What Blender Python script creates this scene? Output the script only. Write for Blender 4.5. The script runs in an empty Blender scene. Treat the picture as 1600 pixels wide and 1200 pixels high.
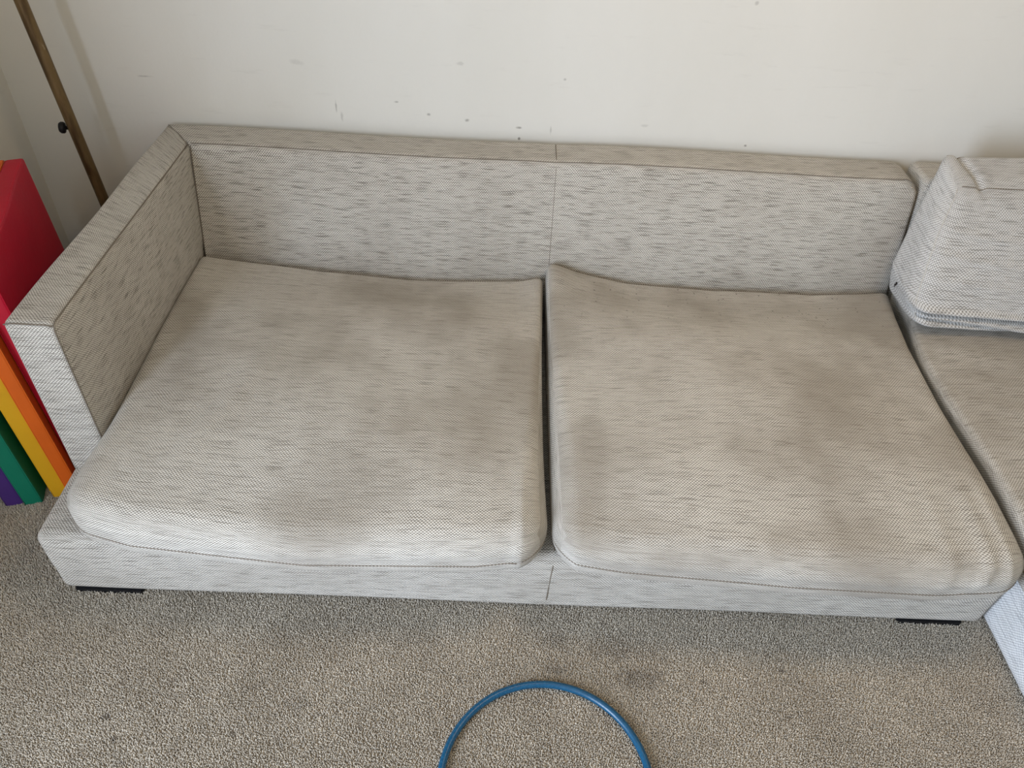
import bpy, bmesh, math, random
import numpy as np
from mathutils import Vector, Matrix

random.seed(4)
rng = np.random.default_rng(7)
scene = bpy.context.scene
COL = scene.collection

# ------------------------------------------------------------------ camera
cam_d = bpy.data.cameras.new('camera')
cam_d.sensor_width = 36.0
cam_d.lens = 1202.55 / 1600 * 36.0
cam_d.clip_start = 0.02
cam = bpy.data.objects.new('camera', cam_d)
COL.objects.link(cam)
_r = Vector((0.99876803, 0.01436386, 0.04749852))
_u = Vector((-0.04493825, 0.66779611, 0.74298648))
_f = Vector((0.02104718, 0.74420564, -0.66761889))
cam.matrix_world = Matrix(((_r.x, _u.x, -_f.x, 0.99851), (_r.y, _u.y, -_f.y, -1.01855),
                           (_r.z, _u.z, -_f.z, 1.62869), (0, 0, 0, 1)))
scene.camera = cam

# ------------------------------------------------------------------ light
world = bpy.data.worlds.new('world')
scene.world = world
world.use_nodes = True
wb = world.node_tree.nodes['Background']
wb.inputs[0].default_value = (0.80, 0.90, 1.0, 1)
wb.inputs[1].default_value = 0.6

def area(name, loc, direction, sx, sy, power, color):
    d = bpy.data.lights.new(name, 'AREA')
    d.shape = 'RECTANGLE'; d.size = sx; d.size_y = sy
    d.energy = power; d.color = color
    o = bpy.data.objects.new(name, d)
    COL.objects.link(o)
    o.location = loc
    o.rotation_euler = Vector(direction).to_track_quat('-Z', 'Y').to_euler()
    return o

# daylight coming through the two windows of the room (both outside the frame)
area('window_daylight', (-0.47, -1.72, 1.12), (1, 0.0, -0.08), 1.00, 2.0, 166, (0.70, 0.81, 1.0))
area('front_window_daylight', (2.7, -2.80, 1.50), (0, 1, -0.12), 2.2, 1.30, 8, (0.50, 0.80, 1.0))
# added warm fill light overhead, out of frame, no lamp seen there
area('warm_fill', (1.8, 0.0, 2.36), (0, 0, -1), 0.5, 0.5, 12, (1.0, 0.70, 0.38))

vs = scene.view_settings
vs.view_transform = 'Standard'
vs.look = 'None'
vs.gamma = 1.0
vs.use_curve_mapping = False
vs.exposure = -0.28

# ------------------------------------------------------------------ node helpers
class NT:
    def __init__(self, name):
        self.m = bpy.data.materials.new(name)
        self.m.use_nodes = True
        self.t = self.m.node_tree
        self.b = self.t.nodes['Principled BSDF']
    def n(self, typ, **kw):
        o = self.t.nodes.new(typ)
        for k, v in kw.items():
            setattr(o, k, v)
        return o
    def put(self, sock, v):
        if isinstance(v, bpy.types.NodeSocket):
            self.t.links.new(v, sock)
        elif v is not None:
            if isinstance(v, tuple) and len(v) == 3 and sock.type == 'RGBA':
                v = v + (1,)
            sock.default_value = v
    def math(self, op, a, b=None, c=None):
        o = self.n('ShaderNodeMath', operation=op)
        self.put(o.inputs[0], a)
        if b is not None: self.put(o.inputs[1], b)
        if c is not None: self.put(o.inputs[2], c)
        return o.outputs[0]
    def vec(self, op, a, b=None):
        o = self.n('ShaderNodeVectorMath', operation=op)
        self.put(o.inputs[0], a)
        if b is not None: self.put(o.inputs[1], b)
        return o.outputs['Value'] if op in ('LENGTH', 'DISTANCE') else o.outputs[0]
    def ramp(self, v, a, b, lo=0.0, hi=1.0, smooth=True):
        o = self.n('ShaderNodeMapRange')
        if smooth: o.interpolation_type = 'SMOOTHSTEP'
        self.put(o.inputs[0], v)
        for i, x in enumerate((a, b, lo, hi)): o.inputs[i + 1].default_value = x
        return o.outputs[0]
    def mix(self, f, a, b, mode='MIX'):
        o = self.n('ShaderNodeMix', data_type='RGBA', blend_type=mode)
        self.put(o.inputs[0], f); self.put(o.inputs[6], a); self.put(o.inputs[7], b)
        return o.outputs[2]
    def noise(self, v, scale, detail=2.0, rough=0.5):
        o = self.n('ShaderNodeTexNoise')
        self.put(o.inputs['Vector'], v)
        o.inputs['Scale'].default_value = scale
        o.inputs['Detail'].default_value = detail
        o.inputs['Roughness'].default_value = rough
        return o.outputs[0]
    def comb(self, x, y, z=0.0):
        o = self.n('ShaderNodeCombineXYZ')
        self.put(o.inputs[0], x); self.put(o.inputs[1], y); self.put(o.inputs[2], z)
        return o.outputs[0]
    def bump(self, h, strength, dist):
        o = self.n('ShaderNodeBump')
        o.inputs['Strength'].default_value = strength
        o.inputs['Distance'].default_value = dist
        self.put(o.inputs['Height'], h)
        self.t.links.new(o.outputs[0], self.b.inputs['Normal'])
    def fin(self, color, rough, spec=0.3):
        self.put(self.b.inputs['Base Color'], color)
        self.put(self.b.inputs['Roughness'], rough)
        self.b.inputs['Specular IOR Level'].default_value = spec
        return self.m

def spots(T, pos, base, marks, colour):
    """small stains of fixed place on a surface: (centre, radii, strength)"""
    out = base
    for c, r, s in marks:
        d = T.vec('MULTIPLY', T.vec('SUBTRACT', pos, c), (1.15 / r[0], 1.15 / r[1], 1.15 / r[2]))
        L = T.vec('LENGTH', d)
        w = T.noise(pos, 60.0, 2.0)
        L = T.math('ADD', L, T.math('MULTIPLY', T.math('SUBTRACT', w, 0.5), 1.2))
        out = T.mix(T.ramp(L, 0.2, 1.0, s, 0.0), out, colour)
    return out

def fabric(name, light, gap, soil=0.25, seed=0.0, weave=1.0, specks=False, slub=0.9):
    T = NT(name)
    uv = T.n('ShaderNodeUVMap').outputs[0]
    sep = T.n('ShaderNodeSeparateXYZ'); T.t.links.new(uv, sep.inputs[0])
    u, v = sep.outputs[0], sep.outputs[1]
    wob = T.noise(T.comb(T.math('MULTIPLY', u, 14.0), T.math('MULTIPLY', v, 14.0), seed), 1.0, 1.0)
    u2 = T.math('ADD', u, T.math('MULTIPLY', T.math('SUBTRACT', wob, 0.5), 0.006))
    v2 = T.math('ADD', v, T.math('MULTIPLY', T.math('SUBTRACT', wob, 0.5), 0.005))
    A = T.math('SINE', T.math('MULTIPLY', u2, 2 * math.pi / 0.0072))
    B = T.math('SINE', T.math('MULTIPLY', v2, 2 * math.pi / 0.0074))
    W = T.math('MULTIPLY', A, B)
    fray = T.noise(T.comb(T.math('MULTIPLY', u, 420.0), T.math('MULTIPLY', v, 420.0), seed), 1.0, 2.0)
    W = T.math('ADD', W, T.math('MULTIPLY', T.math('SUBTRACT', fray, 0.5), 1.3))
    # slub yarns: long dark threads running along u
    sl = T.noise(T.comb(T.math('MULTIPLY', u, 16.0), T.math('MULTIPLY', v, 400.0), seed + 3.1), 1.0, 1.0, 0.6)
    sl = T.ramp(sl, 0.53, 0.68)
    sl2 = T.noise(T.comb(T.math('MULTIPLY', u, 7.0), T.math('MULTIPLY', v, 190.0), seed + 8.3), 1.0, 2.0, 0.6)
    sl2 = T.ramp(sl2, 0.45, 0.72)
    W = T.math('SUBTRACT', W, T.math('ADD', T.math('MULTIPLY', sl, 0.75 * slub), T.math('MULTIPLY', sl2, 0.14)))
    m = T.ramp(W, -0.80, 0.50)
    wp = T.noise(T.comb(T.math('MULTIPLY', u, 46.0), T.math('MULTIPLY', v, 5.0), seed + 5.7), 1.0, 3.0, 0.6)
    wp = T.ramp(wp, 0.35, 0.7)
    c = T.mix(m, gap, light)
    c = T.mix(T.math('MULTIPLY', sl, 0.32 * slub), c, tuple(x * 0.80 for x in gap))
    c = T.mix(T.math('MULTIPLY', sl2, 0.06), c, tuple(x * 0.9 for x in gap))
    c = T.mix(T.math('MULTIPLY', wp, 0.12), c, (0.62, 0.58, 0.51))
    so = T.noise(T.comb(T.math('MULTIPLY', u, 3.2), T.math('MULTIPLY', v, 3.2), seed + 1.7), 1.0, 3.0, 0.55)
    so = T.ramp(so, 0.38, 0.70)
    c = T.mix(T.math('MULTIPLY', so, soil), c, (0.245, 0.21, 0.162))
    if specks:
        vo = T.n('ShaderNodeTexVoronoi')
        T.put(vo.inputs['Vector'], T.comb(u, v, seed)); vo.inputs['Scale'].default_value = 62.0
        sc = T.n('ShaderNodeSeparateColor'); T.t.links.new(vo.outputs['Color'], sc.inputs[0])
        dot = T.math('MULTIPLY', T.ramp(vo.outputs['Distance'], 0.10, 0.20, 1.0, 0.0), T.ramp(sc.outputs[0], 0.58, 0.62))
        c = T.mix(T.math('MULTIPLY', T.math('MULTIPLY', dot, T.ramp(v, 0.05, 0.42)), 0.75), c, (0.10, 0.085, 0.07))
    h = T.math('ADD', T.math('MULTIPLY', m, 1.0), T.math('MULTIPLY', sl, -0.4))
    T.bump(h, 0.55 * weave, 0.0012)
    T.b.inputs['Sheen Weight'].default_value = 0.12
    T.b.inputs['Sheen Roughness'].default_value = 0.5
    return T.fin(c, 0.92, 0.15)

LIGHT = (0.76, 0.725, 0.655)
GAP = (0.205, 0.185, 0.155)
M_sofa = fabric('sofa_fabric', LIGHT, GAP, 0.22, 0.0)
M_cush = fabric('seat_fabric', LIGHT, GAP, 0.52, 11.0, slub=0.6)
M_cush2 = fabric('seat_fabric_right', LIGHT, GAP, 0.58, 23.0, specks=True, slub=0.6)
M_chs = fabric('chaise_seat_fabric', LIGHT, GAP, 0.42, 47.0)
M_chb = fabric('chaise_base_fabric_lit', (0.86, 0.87, 0.87), (0.42, 0.43, 0.44), 0.05, 61.0)  # paler weave, lightened further to paint in window light on its side
M_pale = fabric('pale_fabric', (0.70, 0.69, 0.67), (0.27, 0.26, 0.24), 0.12, 31.0)

def plain(name, col, rough, spec=0.3, bump=None):
    T = NT(name)
    g = T.n('ShaderNodeTexCoord').outputs['Object']
    n1 = T.noise(g, 9.0, 3.0)
    c = T.mix(T.math('MULTIPLY', T.ramp(n1, 0.35, 0.7), 0.25), col, tuple(x * 0.72 for x in col))
    if bump:
        T.bump(T.noise(g, bump[0], 2.0), bump[1], bump[2])
    return T.fin(c, rough, spec)

M_seam = plain('seam_thread', (0.21, 0.18, 0.145), 0.9, 0.1)
M_thread = plain('pale_thread', (0.55, 0.52, 0.47), 0.9, 0.1)
M_foot = plain('black_plastic', (0.008, 0.008, 0.009), 0.5)
M_tuft = plain('dark_thread', (0.035, 0.03, 0.028), 0.9, 0.1)
def vinyl(name, col):
    return plain(name, col, 0.48, 0.35, (55.0, 0.12, 0.004))
M_red = vinyl('red_vinyl', (0.50, 0.004, 0.028))
M_orange = vinyl('orange_vinyl', (0.72, 0.125, 0.008))
M_yellow = vinyl('yellow_vinyl', (0.74, 0.40, 0.012))
M_green = vinyl('green_vinyl', (0.004, 0.20, 0.115))
M_purple = vinyl('purple_vinyl', (0.075, 0.03, 0.20))

def brass():
    T = NT('tarnished_brass')
    g = T.n('ShaderNodeTexCoord').outputs['Object']
    n1 = T.noise(T.vec('MULTIPLY', g, (40, 40, 7)), 1.0, 4.0, 0.6)
    c = T.mix(T.ramp(n1, 0.35, 0.65), (0.10, 0.062, 0.028), (0.215, 0.145, 0.065))
    w = T.noise(T.vec('MULTIPLY', g, (90, 90, 22)), 1.0, 3.0, 0.6)
    c = T.mix(T.ramp(w, 0.66, 0.74, 0.0, 0.6), c, (0.42, 0.34, 0.22))
    T.b.inputs['Metallic'].default_value = 0.55
    return T.fin(c, 0.45, 0.4)
M_brass = brass()

def paint():
    T = NT('cream_wall_paint')
    g = T.n('ShaderNodeTexCoord').outputs['Object']
    n1 = T.noise(T.vec('MULTIPLY', g, (1.2, 1.2, 0.5)), 2.0, 4.0, 0.6)
    c = T.mix(T.ramp(n1, 0.3, 0.7), (0.775, 0.757, 0.695), (0.745, 0.726, 0.66))
    sm = T.noise(T.vec('MULTIPLY', g, (2.5, 2.5, 14)), 3.0, 4.0, 0.6)
    c = T.mix(T.ramp(sm, 0.60, 0.75, 0.0, 0.10), c, (0.45, 0.42, 0.37))
    marks = [((0.498, 1.18, 0.71), (0.004, 1, 0.028), 0.45), ((0.675, 1.18, 0.732), (0.010, 1, 0.005), 0.5),
             ((0.767, 1.18, 0.700), (0.008, 1, 0.006), 0.5), ((0.879, 1.18, 0.688), (0.012, 1, 0.008), 0.6),
             ((1.035, 1.18, 0.674), (0.013, 1, 0.006), 0.6), ((1.035, 1.18, 0.640), (0.006, 1, 0.007), 0.8),
             ((1.156, 1.18, 0.822), (0.008, 1, 0.006), 0.4), ((1.127, 1.18, 0.672), (0.004, 1, 0.02), 0.3),
             ((1.711, 1.18, 0.655), (0.007, 1, 0.006), 0.7), ((0.512, 1.18, 0.68), (0.006, 1, 0.022), 0.28),
             ((0.859, 1.18, 0.851), (0.02, 1, 0.008), 0.2), ((1.644, 1.18, 1.048), (0.008, 1, 0.008), 0.3),
             ((-0.038, 1.18, 0.768), (0.03, 1, 0.004), 0.3), ((0.40, 1.18, 0.83), (0.03, 1, 0.012), 0.14),
             ((1.40, 1.18, 0.70), (0.02, 1, 0.008), 0.2)]
    c = spots(T, g, c, marks, (0.16, 0.145, 0.12))
    T.bump(T.noise(g, 70.0, 3.0), 0.10, 0.004)
    return T.fin(c, 0.55, 0.3)
M_paint = paint()
M_ceil = plain('ceiling_paint', (0.66, 0.60, 0.50), 0.7, 0.2)
M_warm = plain('warm_bounce_paint', (0.40, 0.31, 0.21), 0.6, 0.2)  # dark warm tint of the unseen walls, chosen for the light they bounce

STAINS = [((0.216, -0.299, 0), (0.020, 0.012, 1), 0.55), ((0.250, -0.344, 0), (0.011, 0.011, 1), 0.55),
          ((0.284, -0.387, 0), (0.02, 0.01, 1), 0.25), ((0.487, -0.323, 0), (0.014, 0.012, 1), 0.40),
          ((1.677, -0.140, 0), (0.010, 0.008, 1), 0.75), ((1.157, -0.156, 0), (0.035, 0.022, 1), 0.30),
          ((1.167, -0.085, 0), (0.05, 0.03, 1), 0.22), ((1.351, -0.171, 0), (0.09, 0.04, 1), 0.30),
          ((0.948, -0.187, 0), (0.014, 0.013, 1), 0.40), ((1.495, -0.173, 0), (0.014, 0.008, 1), 0.5),
          ((1.30, -0.10, 0), (0.10, 0.05, 1), 0.22), ((0.60, -0.26, 0), (0.05, 0.04, 1), 0.2),
          ((1.882, -0.055, 0), (0.02, 0.01, 1), 0.2)]
def carpet(name, tuft):
    T = NT(name)
    g = T.n('ShaderNodeTexCoord').outputs['Object']
    base = T.mix(T.ramp(T.noise(g, 5.0, 4.0, 0.6), 0.35, 0.68), (0.665, 0.605, 0.51), (0.575, 0.52, 0.435))
    base = T.mix(T.ramp(T.noise(g, 17.0, 3.0, 0.6), 0.55, 0.75, 0.0, 0.25), base, (0.33, 0.27, 0.215))
    base = spots(T, g, base, STAINS, (0.10, 0.08, 0.065))
    if tuft:
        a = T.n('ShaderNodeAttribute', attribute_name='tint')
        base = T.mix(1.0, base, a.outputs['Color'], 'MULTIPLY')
    else:
        n = T.noise(g, 260.0, 2.0)
        base = T.mix(T.ramp(n, 0.3, 0.7), tuple([0.26, 0.215, 0.175]), base)
        T.bump(n, 0.8, 0.006)
    return T.fin(base, 0.95, 0.08)
M_carpet = carpet('carpet_backing', False)
M_tufts = carpet('carpet_tufts', True)

# ------------------------------------------------------------------ object helpers
def obj(name, verts, faces, mat, parent=None, uvs=None, smooth=True):
    me = bpy.data.meshes.new(name)
    me.from_pydata([tuple(v) for v in verts], [], faces)
    if uvs is not None:
        L = me.uv_layers.new(name='UVMap')
        flat = [c for f in uvs for p in f for c in p]
        L.data.foreach_set('uv', flat)
    if smooth:
        me.polygons.foreach_set('use_smooth', [True] * len(me.polygons))
    me.materials.append(mat)
    o = bpy.data.objects.new(name, me)
    COL.objects.link(o)
    if parent: o.parent = parent
    return o

def thing(name, label, cat, group=None):
    o = bpy.data.objects.new(name, None)
    o.empty_display_size = 0.1
    COL.objects.link(o)
    o['label'] = label; o['category'] = cat
    if group: o['group'] = group
    return o

def tag(o, label, cat, group=None):
    o['label'] = label; o['category'] = cat
    if group: o['group'] = group
    return o

def struct(o):
    o['kind'] = 'structure'
    return o

def ticks(h, r, n, lo=True, hi=True, k=6):
    """box coordinates from -h to h, dense inside the rounded rim"""
    arc = [h - r + r * math.tan(math.pi / 4 * i / k) for i in range(k + 1)]
    a = [-x for x in reversed(arc)] if lo else [-h]
    b = arc if hi else [h]
    s, e = a[-1], b[0]
    mid = [s + (e - s) * i / n for i in range(1, n)]
    return a + mid + b

def softbox(h, r, n, warp, uvf=None, flat=(), k=6, rfun=None):
    """rounded box of half sizes h; flat lists faces ('+y' ...) whose rim stays sharp.
    warp(p) moves the rounded local point to its place.  returns verts, faces, uvs"""
    fl = set(flat)
    tx = [ticks(h[i], r, n[i], '-' + 'xyz'[i] not in fl, '+' + 'xyz'[i] not in fl, k) for i in range(3)]
    V, F, U, idx = [], [], [], {}
    def rnd(p):
        rr = rfun(p) if rfun else r
        c = [0, 0, 0]
        for i in range(3):
            lo = -h[i] + (0 if '-' + 'xyz'[i] in fl else rr)
            hi = h[i] - (0 if '+' + 'xyz'[i] in fl else rr)
            c[i] = min(max(p[i], lo), hi)
        d = Vector([p[i] - c[i] for i in range(3)])
        if d.length > 1e-9:
            # p lies on the box: keep its distance order but put it on the arc
            return Vector(c) + d.normalized() * rr
        return Vector(c)
    def vid(i, j, l):
        key = (i, j, l)
        if key not in idx:
            p = (tx[0][i], tx[1][j], tx[2][l])
            idx[key] = len(V)
            V.append(warp(rnd(p)))
        return idx[key]
    N = [len(t) - 1 for t in tx]
    def uvp(ax, p):
        if uvf: return uvf(ax, p)
        x, y, z = p
        return (x, y) if ax == 2 else ((x, z) if ax == 1 else (y, z))
    for ax in range(3):
        a, b = [(1, 2), (2, 0), (0, 1)][ax]
        for side in (0, N[ax]):
            for i in range(N[a]):
                for j in range(N[b]):
                    q = []
                    for di, dj in ((0, 0), (1, 0), (1, 1), (0, 1)):
                        c = [0, 0, 0]; c[ax] = side; c[a] = i + di; c[b] = j + dj
                        q.append(tuple(c))
                    if side == 0: q.reverse()
                    F.append([vid(*c) for c in q])
                    U.append([uvp(ax, (tx[0][c[0]], tx[1][c[1]], tx[2][c[2]])) for c in q])
    return V, F, U, rnd

def hexwarp(h, C):
    """trilinear map of the box to 8 corners C[(sx,sy,sz)]"""
    def w(p):
        a = [(p[i] / h[i] + 1) / 2 for i in range(3)]
        o = Vector((0, 0, 0))
        for sx in (0, 1):
            for sy in (0, 1):
                for sz in (0, 1):
                    wt = (a[0] if sx else 1 - a[0]) * (a[1] if sy else 1 - a[1]) * (a[2] if sz else 1 - a[2])
                    o += Vector(C[(sx, sy, sz)]) * wt
        return o
    return w

def box_corners(x0, x1, y0, y1, z0, z1):
    return {(a, b, c): ((x0, x1)[a], (y0, y1)[b], (z0, z1)[c]) for a in (0, 1) for b in (0, 1) for c in (0, 1)}

def tube(name, pts, r, mat, parent=None, n=6, closed=False, radii=None):
    pts = [Vector(p) for p in pts]
    V, F = [], []
    m = len(pts)
    up = Vector((0.0123, 0.031, 1.0))
    prev = None
    for i, p in enumerate(pts):
        if closed:
            t = (pts[(i + 1) % m] - pts[i - 1])
        else:
            t = pts[min(i + 1, m - 1)] - pts[max(i - 1, 0)]
        t.normalize()
        if prev is None:
            a = t.cross(up)
            if a.length < 0.05: a = t.cross(Vector((1, 0, 0)))
        else:
            a = prev - t * prev.dot(t)
        a.normalize(); prev = a
        b = t.cross(a)
        rr = radii[i] if radii else r
        for k in range(n):
            th = 2 * math.pi * k / n
            V.append(p + (a * math.cos(th) + b * math.sin(th)) * rr)
    for i in range(m if closed else m - 1):
        j = (i + 1) % m
        for k in range(n):
            F.append([i * n + k, i * n + (k + 1) % n, j * n + (k + 1) % n, j * n + k])
    if not closed:
        F.append(list(range(n))[::-1]); F.append([(m - 1) * n + k for k in range(n)])
    # outward normals
    me_o = obj(name, V, F, mat, parent)
    bm = bmesh.new(); bm.from_mesh(me_o.data)
    bmesh.ops.recalc_face_normals(bm, faces=bm.faces)
    bm.to_mesh(me_o.data); bm.free()
    return me_o

def lathe(name, prof, mat, parent=None, n=32, centre=(0, 0, 0), axis=None):
    V, F = [], []
    M = (Vector(axis).to_track_quat('Z', 'Y').to_matrix() if axis else Matrix.Identity(3))
    for r, z in prof:
        for k in range(n):
            a = 2 * math.pi * k / n
            V.append(Vector(centre) + M @ Vector((r * math.cos(a), r * math.sin(a), z)))
    for i in range(len(prof) - 1):
        for k in range(n):
            F.append([i * n + k, i * n + (k + 1) % n, (i + 1) * n + (k + 1) % n, (i + 1) * n + k])
    F.append(list(range(n))[::-1]); F.append([(len(prof) - 1) * n + k for k in range(n)])
    return obj(name, V, F, mat, parent)

def slab(name, x0, x1, y0, y1, z0, z1, mat, parent=None, bevel=0.0):
    bm = bmesh.new()
    bmesh.ops.create_cube(bm, size=1.0)
    for v in bm.verts:
        v.co = Vector(((x0 + x1) / 2 + v.co.x * (x1 - x0), (y0 + y1) / 2 + v.co.y * (y1 - y0), (z0 + z1) / 2 + v.co.z * (z1 - z0)))
    if bevel:
        bmesh.ops.bevel(bm, geom=list(bm.edges), offset=bevel, segments=2, affect='EDGES')
    me = bpy.data.meshes.new(name); bm.to_mesh(me); bm.free()
    me.materials.append(mat)
    o = bpy.data.objects.new(name, me); COL.objects.link(o)
    if parent: o.parent = parent
    return o

def polyline(pts, n):
    """Catmull-Rom through pts, n steps per span"""
    P = [Vector(p) for p in pts]
    P = [2 * P[0] - P[1]] + P + [2 * P[-1] - P[-2]]
    out = []
    for i in range(1, len(P) - 2):
        for k in range(n):
            t = k / n
            out.append(0.5 * (2 * P[i] + (P[i + 1] - P[i - 1]) * t + (2 * P[i - 1] - 5 * P[i] + 4 * P[i + 1] - P[i + 2]) * t * t
                              + (3 * P[i] - P[i - 1] - 3 * P[i + 1] + P[i + 2]) * t ** 3))
    out.append(P[-2])
    return out

def interp(x, xs, ys):
    return float(np.interp(x, xs, ys))

def sstep(x, a, b):
    t = min(max((x - a) / (b - a), 0), 1)
    return t * t * (3 - 2 * t)

def gauss(x, c, s):
    return math.exp(-((x - c) / s) ** 2)

# ------------------------------------------------------------------ room
XL, XR, YB, YF, ZC = -0.44, 4.3, 1.18, -2.9, 2.45
struct(slab('floor', XL - 0.1, XR + 0.1, YF - 0.1, YB + 0.1, -0.06, -0.006, M_carpet))
struct(slab('wall_back', XL - 0.1, XR + 0.1, YB, YB + 0.1, -0.06, ZC, M_paint))
struct(slab('wall_right', XR, XR + 0.1, YF, YB, -0.06, ZC, M_warm))
struct(slab('ceiling', XL - 0.1, XR + 0.1, YF - 0.1, YB + 0.1, ZC, ZC + 0.08, M_ceil))

def wall_with_hole(name, horizontal, fixed, a0, a1, h0, h1, z0, z1, m):
    """wall slab with a window opening, as one mesh of four blocks"""
    bm = bmesh.new()
    def blk(s0, s1, zz0, zz1):
        g = bmesh.ops.create_cube(bm, size=1.0)['verts']
        for v in g:
            s = (s0 + s1) / 2 + (v.co.x if horizontal else v.co.y) * (s1 - s0)
            t = fixed - 0.05 + (v.co.y if horizontal else v.co.x) * 0.1
            z = (zz0 + zz1) / 2 + v.co.z * (zz1 - zz0)
            v.co = (s, t, z) if horizontal else (t, s, z)
    blk(a0, h0, -0.06, ZC); blk(h1, a1, -0.06, ZC); blk(h0, h1, -0.06, z0); blk(h0, h1, z1, ZC)
    me = bpy.data.meshes.new(name); bm.to_mesh(me); bm.free()
    me.materials.append(m)
    o = bpy.data.objects.new(name, me); COL.objects.link(o)
    return struct(o)
wall_with_hole('wall_left', False, XL, YF, YB, -2.24, -1.20, 0.08, 2.15, M_paint)
wall_with_hole('wall_front', True, YF, XL, XR, 1.58, 3.82, 0.83, 2.17, M_warm)

M_white = plain('white_gloss_paint', (0.78, 0.77, 0.74), 0.35, 0.4)
slabs = []
def window_frame(name, horizontal, fixed, a0, a1, z0, z1):
    bm = bmesh.new()
    def blk(s0, s1, zz0, zz1):
        g = bmesh.ops.create_cube(bm, size=1.0)['verts']
        for v in g:
            s = (s0 + s1) / 2 + (v.co.x if horizontal else v.co.y) * (s1 - s0)
            t = fixed - 0.085 + (v.co.y if horizontal else v.co.x) * 0.03
            z = (zz0 + zz1) / 2 + v.co.z * (zz1 - zz0)
            v.co = (s, t, z) if horizontal else (t, s, z)
    blk(a0, a0 + .05, z0, z1); blk(a1 - .05, a1, z0, z1); blk(a0, a1, z0, z0 + .05); blk(a0, a1, z1 - .05, z1)
    me = bpy.data.meshes.new(name); bm.to_mesh(me); bm.free(); me.materials.append(M_white)
    o = bpy.data.objects.new(name, me); COL.objects.link(o)
    return struct(o)
window_frame('window_1', False, XL, -2.24, -1.20, 0.08, 2.15)
window_frame('window_2', True, YF, 1.58, 3.82, 0.83, 2.17)

# carpet pile: short leaning tufts in the part of the floor one can see
def carpet_pile():
    s = 0.0030
    xs = np.arange(XL + 0.004, 2.30, s); ys = np.arange(-0.62, 0.42, s)
    X, Y = np.meshgrid(xs, ys); X = X.ravel(); Y = Y.ravel()
    keep = ~((X > 0.03) & (X < 2.17) & (Y > 0.035)) & ~(X > 2.235) & ~((X > 0.0) & (Y > 0.20))
    X = X[keep]; Y = Y[keep]; n = len(X)
    X = X + rng.uniform(-0.0014, 0.0014, n); Y = Y + rng.uniform(-0.0014, 0.0014, n)
    h = rng.uniform(0.005, 0.0078, n)
    ang = rng.uniform(0, 2 * np.pi, n); lean = rng.uniform(0.0, 0.0034, n)
    la = rng.uniform(0, 2 * np.pi, n)
    r0 = rng.uniform(0.0015, 0.0021, n); r1 = r0 * 0.62
    V = np.empty((n, 6, 3), np.float32)
    for k in range(3):
        a = ang + k * 2 * np.pi / 3
        V[:, k, 0] = X + r0 * np.cos(a); V[:, k, 1] = Y + r0 * np.sin(a); V[:, k, 2] = -0.0055
        V[:, 3 + k, 0] = X + lean * np.cos(la) + r1 * np.cos(a + .5)
        V[:, 3 + k, 1] = Y + lean * np.sin(la) + r1 * np.sin(a + .5)
        V[:, 3 + k, 2] = -0.0055 + h + rng.uniform(-0.001, 0.001, n)
    tri = np.array([[0, 1, 4], [0, 4, 3], [1, 2, 5], [1, 5, 4], [2, 0, 3], [2, 3, 5], [3, 4, 5]], np.int32)
    F = (tri[None] + (np.arange(n, dtype=np.int32) * 6)[:, None, None]).reshape(-1)
    me = bpy.data.meshes.new('carpet_pile')
    me.vertices.add(n * 6); me.vertices.foreach_set('co', V.reshape(-1))
    nt = n * 7
    me.loops.add(nt * 3); me.loops.foreach_set('vertex_index', F)
    me.polygons.add(nt); me.polygons.foreach_set('loop_start', np.arange(nt, dtype=np.int32) * 3)
    me.update(calc_edges=True); me.validate()
    t = np.clip(rng.normal(1.0, 0.11, n), 0.55, 1.3)
    colr = np.ones((n, 6, 4), np.float32)
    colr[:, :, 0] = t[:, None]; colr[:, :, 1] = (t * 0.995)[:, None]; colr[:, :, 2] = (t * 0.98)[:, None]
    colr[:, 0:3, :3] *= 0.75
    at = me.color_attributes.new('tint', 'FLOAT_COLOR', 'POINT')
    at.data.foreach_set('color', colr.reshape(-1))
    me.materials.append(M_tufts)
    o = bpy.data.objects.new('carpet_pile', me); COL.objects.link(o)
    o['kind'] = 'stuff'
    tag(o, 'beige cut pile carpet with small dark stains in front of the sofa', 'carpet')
carpet_pile()

# ------------------------------------------------------------------ sofa
A, FA, YI, YO, W, H = 0.105, 0.195, 1.033, 1.160, 2.197, 0.642
BT, SEAM = 0.212, 1.142
SL = (1.033 - 0.948) / (0.642 - 0.305)          # lean of the backrest face
def yback(z): return 0.948 + SL * (z - 0.305)

sofa = thing('sofa', 'long low two seat sofa in woven oatmeal fabric against the cream wall', 'sofa')

# base
def make_base():
    h = ((W) / 2, 1.165 / 2, (BT - 0.008) / 2)
    w0 = hexwarp(h, box_corners(0, W, -0.010, 1.155, 0.008, BT))
    def w(p):
        q = w0(p)
        q.z += -0.0015 * math.sin(q.x * 7.0) if q.y < 0.2 else 0
        q.y += 0.004 * gauss(q.z, 0.05, 0.04) if q.y < 0.1 else 0
        return q
    V, F, U, _ = softbox(h, 0.026, (60, 12, 4), w, lambda ax, p: (p[0], p[1] + p[2]) if ax != 0 else (p[1], p[2]))
    return obj('base', V, F, M_sofa, sofa, U)
base = make_base()
tube('seam', [(SEAM + 0.004, 0.05, BT + 0.0003), (SEAM + 0.003, 0.016, BT - 0.0005), (SEAM + 0.003, -0.002, BT - 0.010), (SEAM + 0.002, -0.0102, BT - 0.03),
              (SEAM, -0.0094, 0.13), (SEAM - 0.002, -0.0072, 0.05), (SEAM - 0.002, -0.002, 0.018)], 0.0014, M_seam, base)

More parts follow.
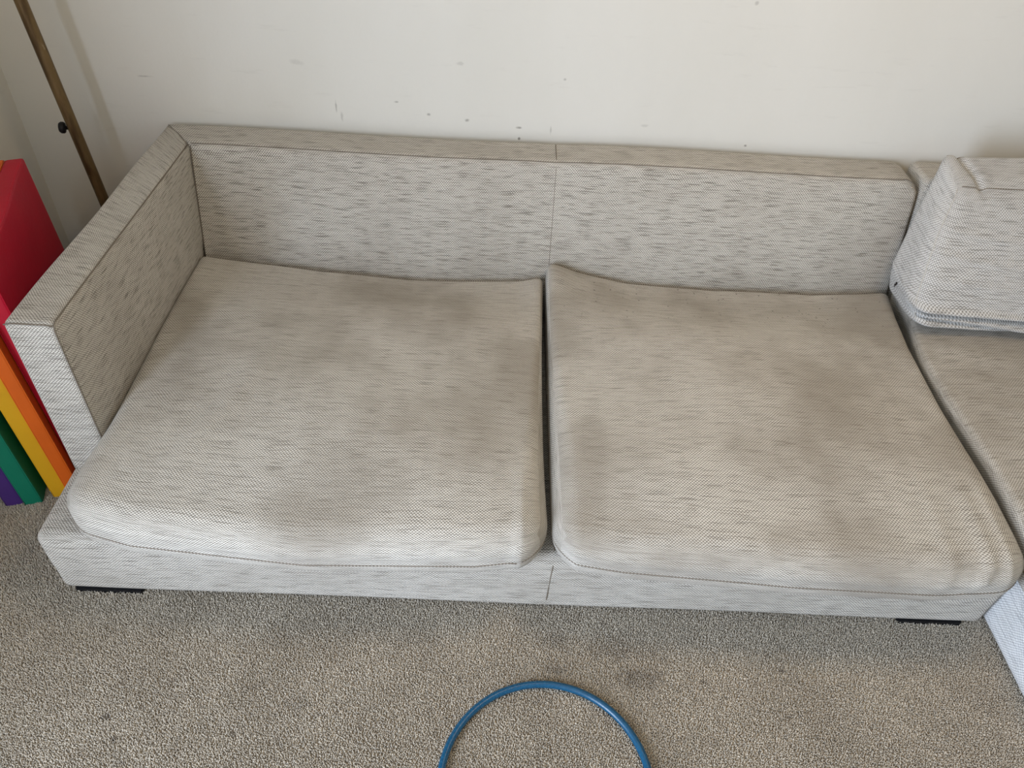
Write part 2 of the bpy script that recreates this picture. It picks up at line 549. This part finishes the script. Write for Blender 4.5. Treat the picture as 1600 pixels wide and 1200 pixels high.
# arm
def make_arm():
    h = (A / 2, (YO - FA) / 2, (H - 0.205) / 2)
    C = box_corners(0, A, FA, YO, 0.205, H)
    C[(1, 1, 1)] = (A, YI, H); C[(1, 1, 0)] = (A, yback(0.205), 0.205)
    w0 = hexwarp(h, C)
    def w(p):
        q = w0(p)
        t = (q.y - FA) / (YI - FA)
        z01 = (q.z - 0.21) / (H - 0.21)
        if q.x > A / 2 and 0 < t < 1: q.x += 0.006 * math.sin(math.pi * t) * math.sin(math.pi * min(max(z01, 0), 1))
        if z01 > 0.9: q.z += 0.0025 * math.sin(t * 9.0) * (1 if 0 < t < 1 else 0)
        return q
    V, F, U, _ = softbox(h, 0.016, (6, 30, 14), w, flat=('+y', '-z'))
    return obj('arm', V, F, M_sofa, sofa, U)
arm = make_arm()
e = 0.0035
tube('seam', [(A - e, y, H - e + 0.0008) for y in np.linspace(YI - 0.004, FA + 0.018, 14)] +
     [(A - e, FA + 0.008, H - 0.007), (A - e + .0005, FA + e, H - 0.018)] +
     [(A - e + 0.0005, FA + e - 0.0005, z) for z in np.linspace(H - 0.05, 0.22, 10)], 0.0017, M_seam, arm)
tube('seam', [(0.004, FA + 0.003, H - 0.006), (0.018, FA + 0.0035, H - 0.0035), (A - 0.018, FA + 0.0035, H - 0.0035), (A - 0.004, FA + 0.003, H - 0.006)], 0.0014, M_seam, arm)
tube('seam', [(A - 0.004, YI - 0.004, H - 0.0005), (A * .5, (YI + YO) / 2, H + 0.0004), (0.012, YO - 0.014, H - 0.001)], 0.0013, M_seam, arm)

# backrest
RE = 0.055
def make_back():
    x0, x1 = 0.0, W
    h = ((x1 - x0) / 2, (YO - YI) / 2, (H + 0.004 - 0.205) / 2)
    C = box_corners(x0, x1, YI, YO, 0.205, H + 0.004)
    for sx in (0, 1):
        C[(sx, 0, 0)] = (C[(sx, 0, 0)][0], yback(0.205), 0.205)
    C[(0, 0, 0)] = (A, yback(0.205), 0.205)
    C[(0, 0, 1)] = (A, YI, H)
    C[(0, 1, 1)] = (0.0, YO, H); 
    w0 = hexwarp(h, C)
    def w(p):
        q = w0(p)
        # big rounded shoulder at the right end
        dx, dz = q.x - (W - RE), q.z - (H + 0.004 - RE)
        if dx > 0 and dz > 0:
            m = max(dx, dz); L = math.hypot(dx, dz)
            k = m / L if L > 1e-6 else 1
            q.x = W - RE + dx * k; q.z = H + 0.004 - RE + dz * k
        t = (q.x - A) / (W - A)
        z01 = (q.z - 0.3) / (H - 0.3)
        if q.y < yback(q.z) + 0.02 and 0 < z01 < 1:
            sm = 1 - 0.55 * gauss(q.x, SEAM, 0.12)
            q.y -= 0.010 * sm * math.sin(math.pi * z01) * min(1, 6 * t if t > 0 else 0, 8 * (1 - t) if t < 1 else 0)
        if q.z > H - 0.02:
            q.z += 0.003 * math.sin(q.x * 5.2 + 0.6) - 0.002 * gauss(q.x, SEAM, 0.05)
        return q
    V, F, U, _ = softbox(h, 0.016, (70, 6, 18), w, flat=('-x', '-z'))
    return obj('backrest', V, F, M_sofa, sofa, U)
back = make_back()
def back_top(x): return H + 0.004 * min(max((x - A) / (W - A), 0), 1) + 0.003 * math.sin(x * 5.2 + 0.6) - 0.002 * gauss(x, SEAM, 0.05)
tube('seam', [(x, YI + 0.0045, back_top(x) - 0.0035) for x in np.linspace(A + 0.004, W - RE, 60)] +
     [(W - RE + RE * math.sin(a) * 0.97, YI + 0.004, H + 0.003 - RE + RE * math.cos(a) * 0.97) for a in np.linspace(0.2, 1.5, 8)], 0.0014, M_seam, back)
tube('seam', [(SEAM + 0.001, YO - 0.016, back_top(SEAM) + 0.0006), (SEAM + 0.001, 1.09, back_top(SEAM) + 0.0004), (SEAM + 0.001, YI + 0.016, back_top(SEAM) + 0.0003)] +
     [(SEAM + 0.001, yback(z) - 0.0045 * math.sin(math.pi * (z - 0.3) / (H - 0.3)) + 0.0006, z) for z in np.linspace(H - 0.016, 0.32, 14)], 0.0013, M_seam, back)
# fabric tuck line where backrest meets the arm
tube('seam', [(A + 0.003, yback(z) - 0.001, z) for z in np.linspace(H - 0.006, 0.31, 12)], 0.0016, M_seam, sofa)
# feet
for fx0, fx1, fy0, fy1 in ((0.028, 0.186, -0.004, 0.10), (1.995, 2.150, -0.004, 0.10), (0.040, 0.198, 1.04, 1.13), (1.995, 2.150, 1.04, 1.13)):
    f = slab('foot', fx0, fx1, fy0, fy1, -0.006, 0.012, M_foot, sofa, 0.003)
    f['label'] = 'low black block foot'

# ------------------------------------------------------------------ seat cushions
def cushion(name, label, x0, x1, y0, y1, z0, z1, mat, shape, n, rf=0.062, rb=0.022, group=None):
    h = ((x1 - x0) / 2, (y1 - y0) / 2, (z1 - z0) / 2)
    cx, cy, cz = (x0 + x1) / 2, (y0 + y1) / 2, (z0 + z1) / 2
    def rfun(p):
        t = sstep(p[1] / h[1], -0.9, 0.6)
        return rf + (rb - rf) * t
    def w(p):
        q = Vector((p[0] + cx, p[1] + cy, p[2] + cz))
        return shape(q, (p[2] / h[2] + 1) / 2)
    def uvf(ax, p):
        if ax == 0: return (p[1] + x0, p[2])
        if ax == 1 and p[1] < 0: return (p[0], -h[1] + (p[2] - h[2]))
        return (p[0], p[1])
    V, F, U, rnd = softbox(h, rf, n, w, uvf, k=8, rfun=rfun)
    root = thing(name, label, 'cushion', group)
    cov = obj('cover', V, F, mat, root, U)
    # sewn seam that runs round the front just above the underside
    zf = -0.18 * h[2]
    pts = []
    for y in np.linspace(h[1] * 0.1, -h[1], 22): pts.append((-h[0], y, zf))
    for x in np.linspace(-h[0], h[0], 60)[1:]: pts.append((x, -h[1], zf))
    for y in np.linspace(-h[1], h[1] * 0.1, 22)[1:]: pts.append((h[0], y, zf))
    sp = [w(rnd(p)) for p in pts]
    tube('seam', sp, 0.0016, M_seam, cov)
    # top seam along the back edge
    sp = [w(rnd((x, h[1] - 0.012, h[2]))) for x in np.linspace(-h[0] + .01, h[0] - .01, 50)]
    tube('seam', sp, 0.0013, M_seam, cov)
    return root, w, rnd, h

def shape_left(q, t):
    x, y, z = q
    s = (x - 0.108) / (1.126 - 0.108); v = (y + 0.10) / 1.0
    top = t
    crown = 0.024 * math.sin(math.pi * min(max(s, 0), 1)) * math.sin(math.pi * min(max(v, 0), 1)) ** 1.1
    sag = interp(s, [0, 0.12, 0.35, 0.6, 0.93, 1.0], [0.004, -0.012, -0.040, -0.050, -0.040, -0.022]) * sstep(v, 0.70, 1.0)
    zz = z + top * (crown + sag)
    zz += top * 0.004 * math.sin(9 * x + 4 * y) * math.sin(7 * y + 1)
    zz += top * 0.005 * gauss(x - 0.10, 0.22 + 0.30 * (y - 0.1), 0.035) * sstep(v, 0.05, 0.3) * (1 - sstep(v, 0.55, 0.8))
    yy = y
    xx = x
    # front-left corner spreads past the arm
    fl = (1 - sstep(y, 0.02, 0.24)) * (1 - s) ** 6
    xx -= 0.012 * fl
    # front line bows out, corners drawn in
    fr = (1 - sstep(v, 0.0, 0.35))
    yy += fr * interp(s, [0, .06, .15, .5, .85, .95, 1], [0.075, .050, .026, 0.0, 0.012, .030, .055])
    zz += fr * interp(s, [0, .1, .5, 1], [0.012, 0.006, -0.004, -0.002]) * (0.4 + 0.6 * t)
    # underside draws in
    zz += top * (-0.024) * (1 - sstep(v, 0.0, 0.32))
    zz += 0.014 * fr
    yy += 0.006 * fr
    if t < 0.5: yy -= fr * 0.024 * (1 - 2 * t) ** 1.5
    yy += fr * 0.010 * (1 - t) ** 2
    # right edge slightly hollow
    xx += -0.010 * sstep(s, 0.9, 1) * math.sin(math.pi * min(max(v, 0), 1))
    # small pucker near the front right corner
    zz += 0.004 * top * gauss(x, 1.065, 0.010) * fr
    yy -= 0.006 * gauss(x, 1.062, 0.008) * fr * gauss(t, 0.45, 0.35)
    return Vector((xx, yy, zz))

def shape_right(q, t):
    x, y, z = q
    s = (x - 1.134) / (2.135 - 1.134); v = (y + 0.10) / 1.0
    top = t
    crown = 0.024 * math.sin(math.pi * min(max(s, 0), 1)) * math.sin(math.pi * min(max(v, 0), 1)) ** 1.1
    sag = interp(s, [0, 0.06, 0.25, 0.5, 0.8, 0.95, 1.0], [0.010, 0.002, -0.032, -0.046, -0.036, -0.014, -0.004]) * sstep(v, 0.68, 1.0)
    zz = z + top * (crown + sag)
    zz += top * 0.004 * math.sin(8 * x + 5 * y + 2) * math.sin(6 * y + 2)
    yy = y; xx = x
    fr = (1 - sstep(v, 0.0, 0.35))
    yy += fr * interp(s, [0, .05, .15, .5, .8, .93, 1], [0.048, .026, .012, -0.008, -0.012, 0.000, 0.014])
    zz += fr * interp(s, [0, .1, .5, 1], [0.004, 0.0, -0.006, -0.004]) * (0.4 + 0.6 * t)
    zz += top * (-0.024) * (1 - sstep(v, 0.0, 0.32))
    zz += 0.014 * fr
    yy += 0.006 * fr
    if t < 0.5: yy -= fr * 0.024 * (1 - 2 * t) ** 1.5
    yy += fr * 0.010 * (1 - t) ** 2
    # right edge: hollow in the middle, out at both ends
    xx += sstep(s, 0.8, 1) * interp(y, [-0.1, 0.0, 0.10, 0.22, 0.40, 0.52, 0.63, 0.78, 0.9], [0.006, 0.012, 0.010, 0.004, -0.006, -0.008, -0.008, 0.010, 0.030])
    # back edge wave
    yy += sstep(v, 0.8, 1) * interp(s, [0, .1, .5, 1], [0.020, 0.012, 0.004, -0.012])
    # creases at the front right
    for cxx, sl, am in ((2.015, 0.45, 0.010), (1.945, 0.25, 0.005), (2.075, 0.1, 0.004)):
        d = x - (cxx + sl * (z - 0.3))
        yy -= am * gauss(d, 0, 0.009) * fr * gauss(t, 0.82, 0.26)
        zz += 0.6 * am * gauss(d, 0, 0.010) * fr * t
    # little raised corner beside the neighbour
    zz += 0.012 * top * gauss(s, 0.02, 0.05) * gauss(v, 0.98, 0.06)
    return Vector((xx, yy, zz))

cushion('seat_cushion', 'oatmeal seat cushion beside the sofa arm, left of the two on the long sofa',
        0.108, 1.126, -0.10, 0.925, BT - 0.002, 0.352, M_cush, shape_left, (70, 60, 6), group=None)
cushion('seat_cushion', 'oatmeal seat cushion with raised back corner and dark specks, between left cushion and chaise',
        1.134, 2.135, -0.10, 0.925, BT - 0.002, 0.354, M_cush2, shape_right, (70, 60, 6), group=None)

# ------------------------------------------------------------------ chaise (right hand module)
CX0, CX1, CY0 = 2.204, 3.15, -0.95
ch = thing('chaise', 'pale woven chaise section running forward at the right of the sofa', 'sofa')
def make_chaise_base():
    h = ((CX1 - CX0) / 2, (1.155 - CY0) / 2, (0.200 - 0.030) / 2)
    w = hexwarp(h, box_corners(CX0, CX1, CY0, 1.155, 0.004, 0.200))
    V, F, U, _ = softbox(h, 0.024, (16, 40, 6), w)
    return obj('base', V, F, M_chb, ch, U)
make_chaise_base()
def make_chaise_back():
    h = ((CX1 - CX0) / 2, (YO - YI) / 2, (H - 0.205) / 2)
    C = box_corners(CX0 + .002, CX1, YI + .004, YO, 0.19, H + 0.004)
    for sx in (0, 1): C[(sx, 0, 0)] = (C[(sx, 0, 0)][0], yback(0.2), 0.19)
    V, F, U, _ = softbox(h, 0.016, (20, 6, 10), hexwarp(h, C), flat=('-z',))
    return obj('backrest', V, F, M_sofa, ch, U)
make_chaise_back()
for fx, fy in ((2.24, -0.90), (3.0, -0.90), (2.24, 1.03), (3.0, 1.03)):
    slab('foot', fx, fx + 0.09, fy, fy + 0.09, -0.004, 0.016, M_foot, ch, 0.003)

def shape_chaise(q, t):
    x, y, z = q
    s = (x - 2.146) / (3.10 - 2.146); v = (y + 0.92) / 1.82
    zz = z + t * 0.018 * math.sin(math.pi * min(max(s, 0), 1)) ** 0.5 * math.sin(math.pi * min(max(v, 0), 1)) ** 0.5
    # pulled wrinkles fanning over the top
    for c, a, am in ((0.62, -0.10, .004), (0.50, -0.16, .003), (0.40, -0.12, .004), (0.24, -0.2, .003), (0.10, -0.1, .003), (0.56, 0.08, 0.002)):
        zz += t * am * gauss(y - (c + a * (x - 2.2)), 0.02 * math.sin(18 * x), 0.016) * sstep(x, 2.16, 2.24)
    xx = x + (1 - sstep(s, 0, 0.08)) * (0.030 * sstep(y, 0.55, 0.85) + 0.006 * math.sin(9 * y) + 0.022 * (1 - t))
    return Vector((xx, y, zz))
cushion('seat_cushion', 'chaise seat cushion with pulled creases, right of the dark gap', 2.146, 3.10, -0.92, 0.93, 0.214, 0.346, M_chs,
        shape_chaise, (50, 90, 6), rf=0.030, rb=0.022)

# ------------------------------------------------------------------ back cushion on the chaise
def make_back_cushion():
    root = thing('back_cushion', 'slouched pale boxed back cushion leaning at the chaise corner', 'cushion')
    WD, HT, TH = 0.66, 0.40, 0.15
    h = (WD / 2, TH / 2, HT / 2)
    # local: x width, y thickness (- is the front face), z height; leaned backwards
    O = Vector((2.178, 0.0, 0.0))
    def place(x, y, z):
        # y in 0(front)..1(back), z in 0..1
        fy = interp(z, [0, 0.10, 0.25, 0.6, 1.0], [0.715, 0.690, 0.712, 0.80, 0.895])
        fz = 0.353 + z * 0.351
        by = interp(z, [0, 0.3, 1.0], [0.895, 0.925, 1.010])
        bz = 0.354 + z * 0.396
        return Vector((x, fy + (by - fy) * y, fz + (bz - fz) * y))
    def w(p):
        x01 = (p[0] / h[0] + 1) / 2; y01 = (p[1] / h[1] + 1) / 2; z01 = (p[2] / h[2] + 1) / 2
        x = p[0] + h[0]
        q = place(0, y01, z01)
        # front face puffs out
        front = (1 - y01)
        q.y -= front * 0.030 * math.sin(math.pi * min(max(x01, 0), 1)) ** 0.5 * math.sin(math.pi * min(max(z01, 0), 1)) ** 0.8
        # left edge outline: wide at the low corner, drawn in towards the peak
        le = interp(z01, [0, 0.08, 0.25, 0.6, 0.9, 1.0], [-0.025, -0.045, -0.052, -0.020, 0.010, 0.010])
        le += front * interp(z01, [0, 0.2, 0.7, 1.0], [0.02, 0.0, 0.002, 0.020])
        q.x = O.x + x + le * (1 - sstep(x01, 0, 0.25))
        # peak at the upper back corner, collapsed gusset next to it
        q.z += 0.014 * gauss(x01, 0.0, 0.05) * sstep(z01, 0.85, 1.0) * y01
        q.z += 0.012 * sstep(x01, 0.1, 0.6) * sstep(z01, 0.8, 1) * y01
        q.z -= 0.014 * gauss(x - 0.045 - 0.05 * (1 - y01), 0, 0.012) * sstep(z01, 0.93, 1.0)
        # folds of the slumped bottom
        f1 = 0.060 * x / 0.35
        for c, am, sg in ((0.185 - 0.05 * x, 0.030, 0.011), (0.150 - 0.28 * x, 0.016, 0.010), (0.06 - 0.05 * x, 0.014, 0.010)):
            q.y += am * gauss(z01, c, sg) * front
            q.y -= 0.55 * am * gauss(z01, c + 0.035, 0.022) * front
        # diagonal drag lines from the peak
        for c, am in ((0.55, .004), (0.40, .003), (0.70, 0.004)):
            q.y -= am * front * gauss(z01, c + 0.25 * (0.12 - x), 0.03) * gauss(x, 0.12, 0.12)
        for xc, sl in ((0.235, 0.02), (0.262, -0.02)):
            q.y += 0.005 * gauss(x, xc + sl * z01, 0.012) * front * sstep(z01, 0.72, 0.9)
        return q
    def uvf(ax, p):
        return (p[0], p[1] - p[2] if ax == 2 else -p[2]) if ax != 0 else (p[1] - 0.4, -p[2])
    V, F, U, rnd = softbox(h, 0.040, (70, 6, 100), w, uvf, k=8)
    cov = obj('cover', V, F, M_pale, root, U)
    def edge(pts, r=0.0015, m=M_seam): tube('seam', [w(rnd(p)) for p in pts], r, m, cov)
    edge([(x, -h[1], h[2]) for x in np.linspace(-h[0] + .02, h[0], 50)])
    edge([(-h[0], -h[1], z) for z in np.linspace(h[2] - 0.01, -h[2] + 0.01, 30)], 0.0014, M_thread)
    edge([(x, h[1], h[2]) for x in np.linspace(-h[0] + .01, h[0], 50)])
    # dark thread tuft at the lower left
    c = w(rnd((-h[0], 0.16 * h[1], -h[2] * 0.60)))
    for k in range(7):
        d = Vector((-0.5, random.uniform(-.7, .1), random.uniform(-.6, .6)))
        tube('thread', [c + Vector((0.002, 0, 0)), c + d * 0.006, c + d * 0.012 + Vector((random.uniform(-.004, .004), 0, random.uniform(-.006, .006)))], 0.0013, M_tuft, cov, n=4)
    return root
make_back_cushion()

# ------------------------------------------------------------------ folded play mat
mat = thing('folding_mat', 'rainbow vinyl folding play mat standing folded between wall and sofa arm', 'play mat')
mat.location = (-0.022, 0.285, 0.0)
mat.rotation_euler = (0, math.radians(-2.2), math.radians(18.0))
def mat_panel(name, x1, th, y0, ln, ht, m, label):
    h = (th / 2, ln / 2, ht / 2)
    def w(p):
        q = Vector((p[0] + x1 - th / 2, p[1] + y0 + ln / 2, p[2] + ht / 2))
        yy = (q.y - y0) / ln; zz = q.z / ht
        q.x += 0.003 * math.sin(7 * yy + 11 * zz) * math.sin(math.pi * min(max(yy, 0), 1))
        return q
    V, F, U, rnd = softbox(h, 0.007, (4, 20, 24), w, k=3)
    o = obj(name, V, F, m, mat, U)
    o['label'] = label
    for sx in (-1, 1):
        pts = [(sx * h[0], -h[1], z) for z in np.linspace(-h[2] + .006, h[2] - .006, 20)] + \
              [(sx * h[0], y, h[2]) for y in np.linspace(-h[1] + .006, h[1] - .006, 16)]
        tube('piping', [w(rnd(p)) for p in pts], 0.0016, m, o, n=5)
    return o
for x1, th, y0, ln, m, lb in ((-0.002, 0.043, 0.030, 0.510, M_red, 'red vinyl panel'), (-0.046, 0.034, 0.004, 0.54, M_orange, 'orange vinyl panel'),
                              (-0.081, 0.044, 0.024, 0.51, M_yellow, 'yellow vinyl panel'), (-0.148, 0.044, 0.016, 0.43, M_green, 'green vinyl panel'),
                              (-0.193, 0.044, 0.024, 0.38, M_purple, 'purple vinyl panel')):
    mat_panel('panel', x1, th, y0, ln, 0.70, m, lb)

# ------------------------------------------------------------------ floor lamp
lamp = thing('floor_lamp', 'tarnished brass floor lamp pole with a dark knob in the left corner', 'lamp')
lb = Vector((-0.150, 1.02, 0.0)); ld = Vector((-0.074, 0.004, 1.0))
tube('pole', [lb + ld * z for z in np.linspace(0.02, 1.60, 14)], 0.0152, M_brass, lamp, n=20)
lathe('base_plate', [(0.10, 0.0), (0.104, 0.006), (0.10, 0.014), (0.03, 0.020), (0.018, 0.040), (0.0145, 0.05)], M_brass, lamp, 36, (lb.x, lb.y, -0.002))
kc = lb + ld * 0.676
lathe('knob', [(0.005, 0.0), (0.005, 0.010), (0.013, 0.011), (0.0155, 0.015), (0.0155, 0.021), (0.012, 0.026), (0.004, 0.028)],
      M_foot, lamp, 20, tuple(kc + Vector((-0.010, -0.002, 0))), (-1, -0.25, 0.1))['label'] = 'small dark round knob'

# ------------------------------------------------------------------ blue hoop
def hoop():
    T = NT('blue_plastic')
    g = T.n('ShaderNodeTexCoord').outputs['Object']
    n1 = T.noise(g, 220.0, 2.0)
    c = T.mix(T.ramp(n1, 0.35, 0.7), (0.002, 0.062, 0.135), (0.004, 0.084, 0.175))
    T.bump(T.noise(g, 320.0, 2.0), 0.15, 0.001)
    m = T.fin(c, 0.30, 0.5)
    R = 0.2125
    pts = [(R * math.cos(a), R * math.sin(a), 0.0) for a in np.linspace(0, 2 * math.pi, 160, endpoint=False)]
    o = tube('hoop', pts, 0.0078, m, None, n=16, closed=True)
    o.location = (1.135, -0.4115, 0.0115)
    tag(o, 'thin glossy blue plastic hoop lying on the beige carpet', 'hoop')
hoop()
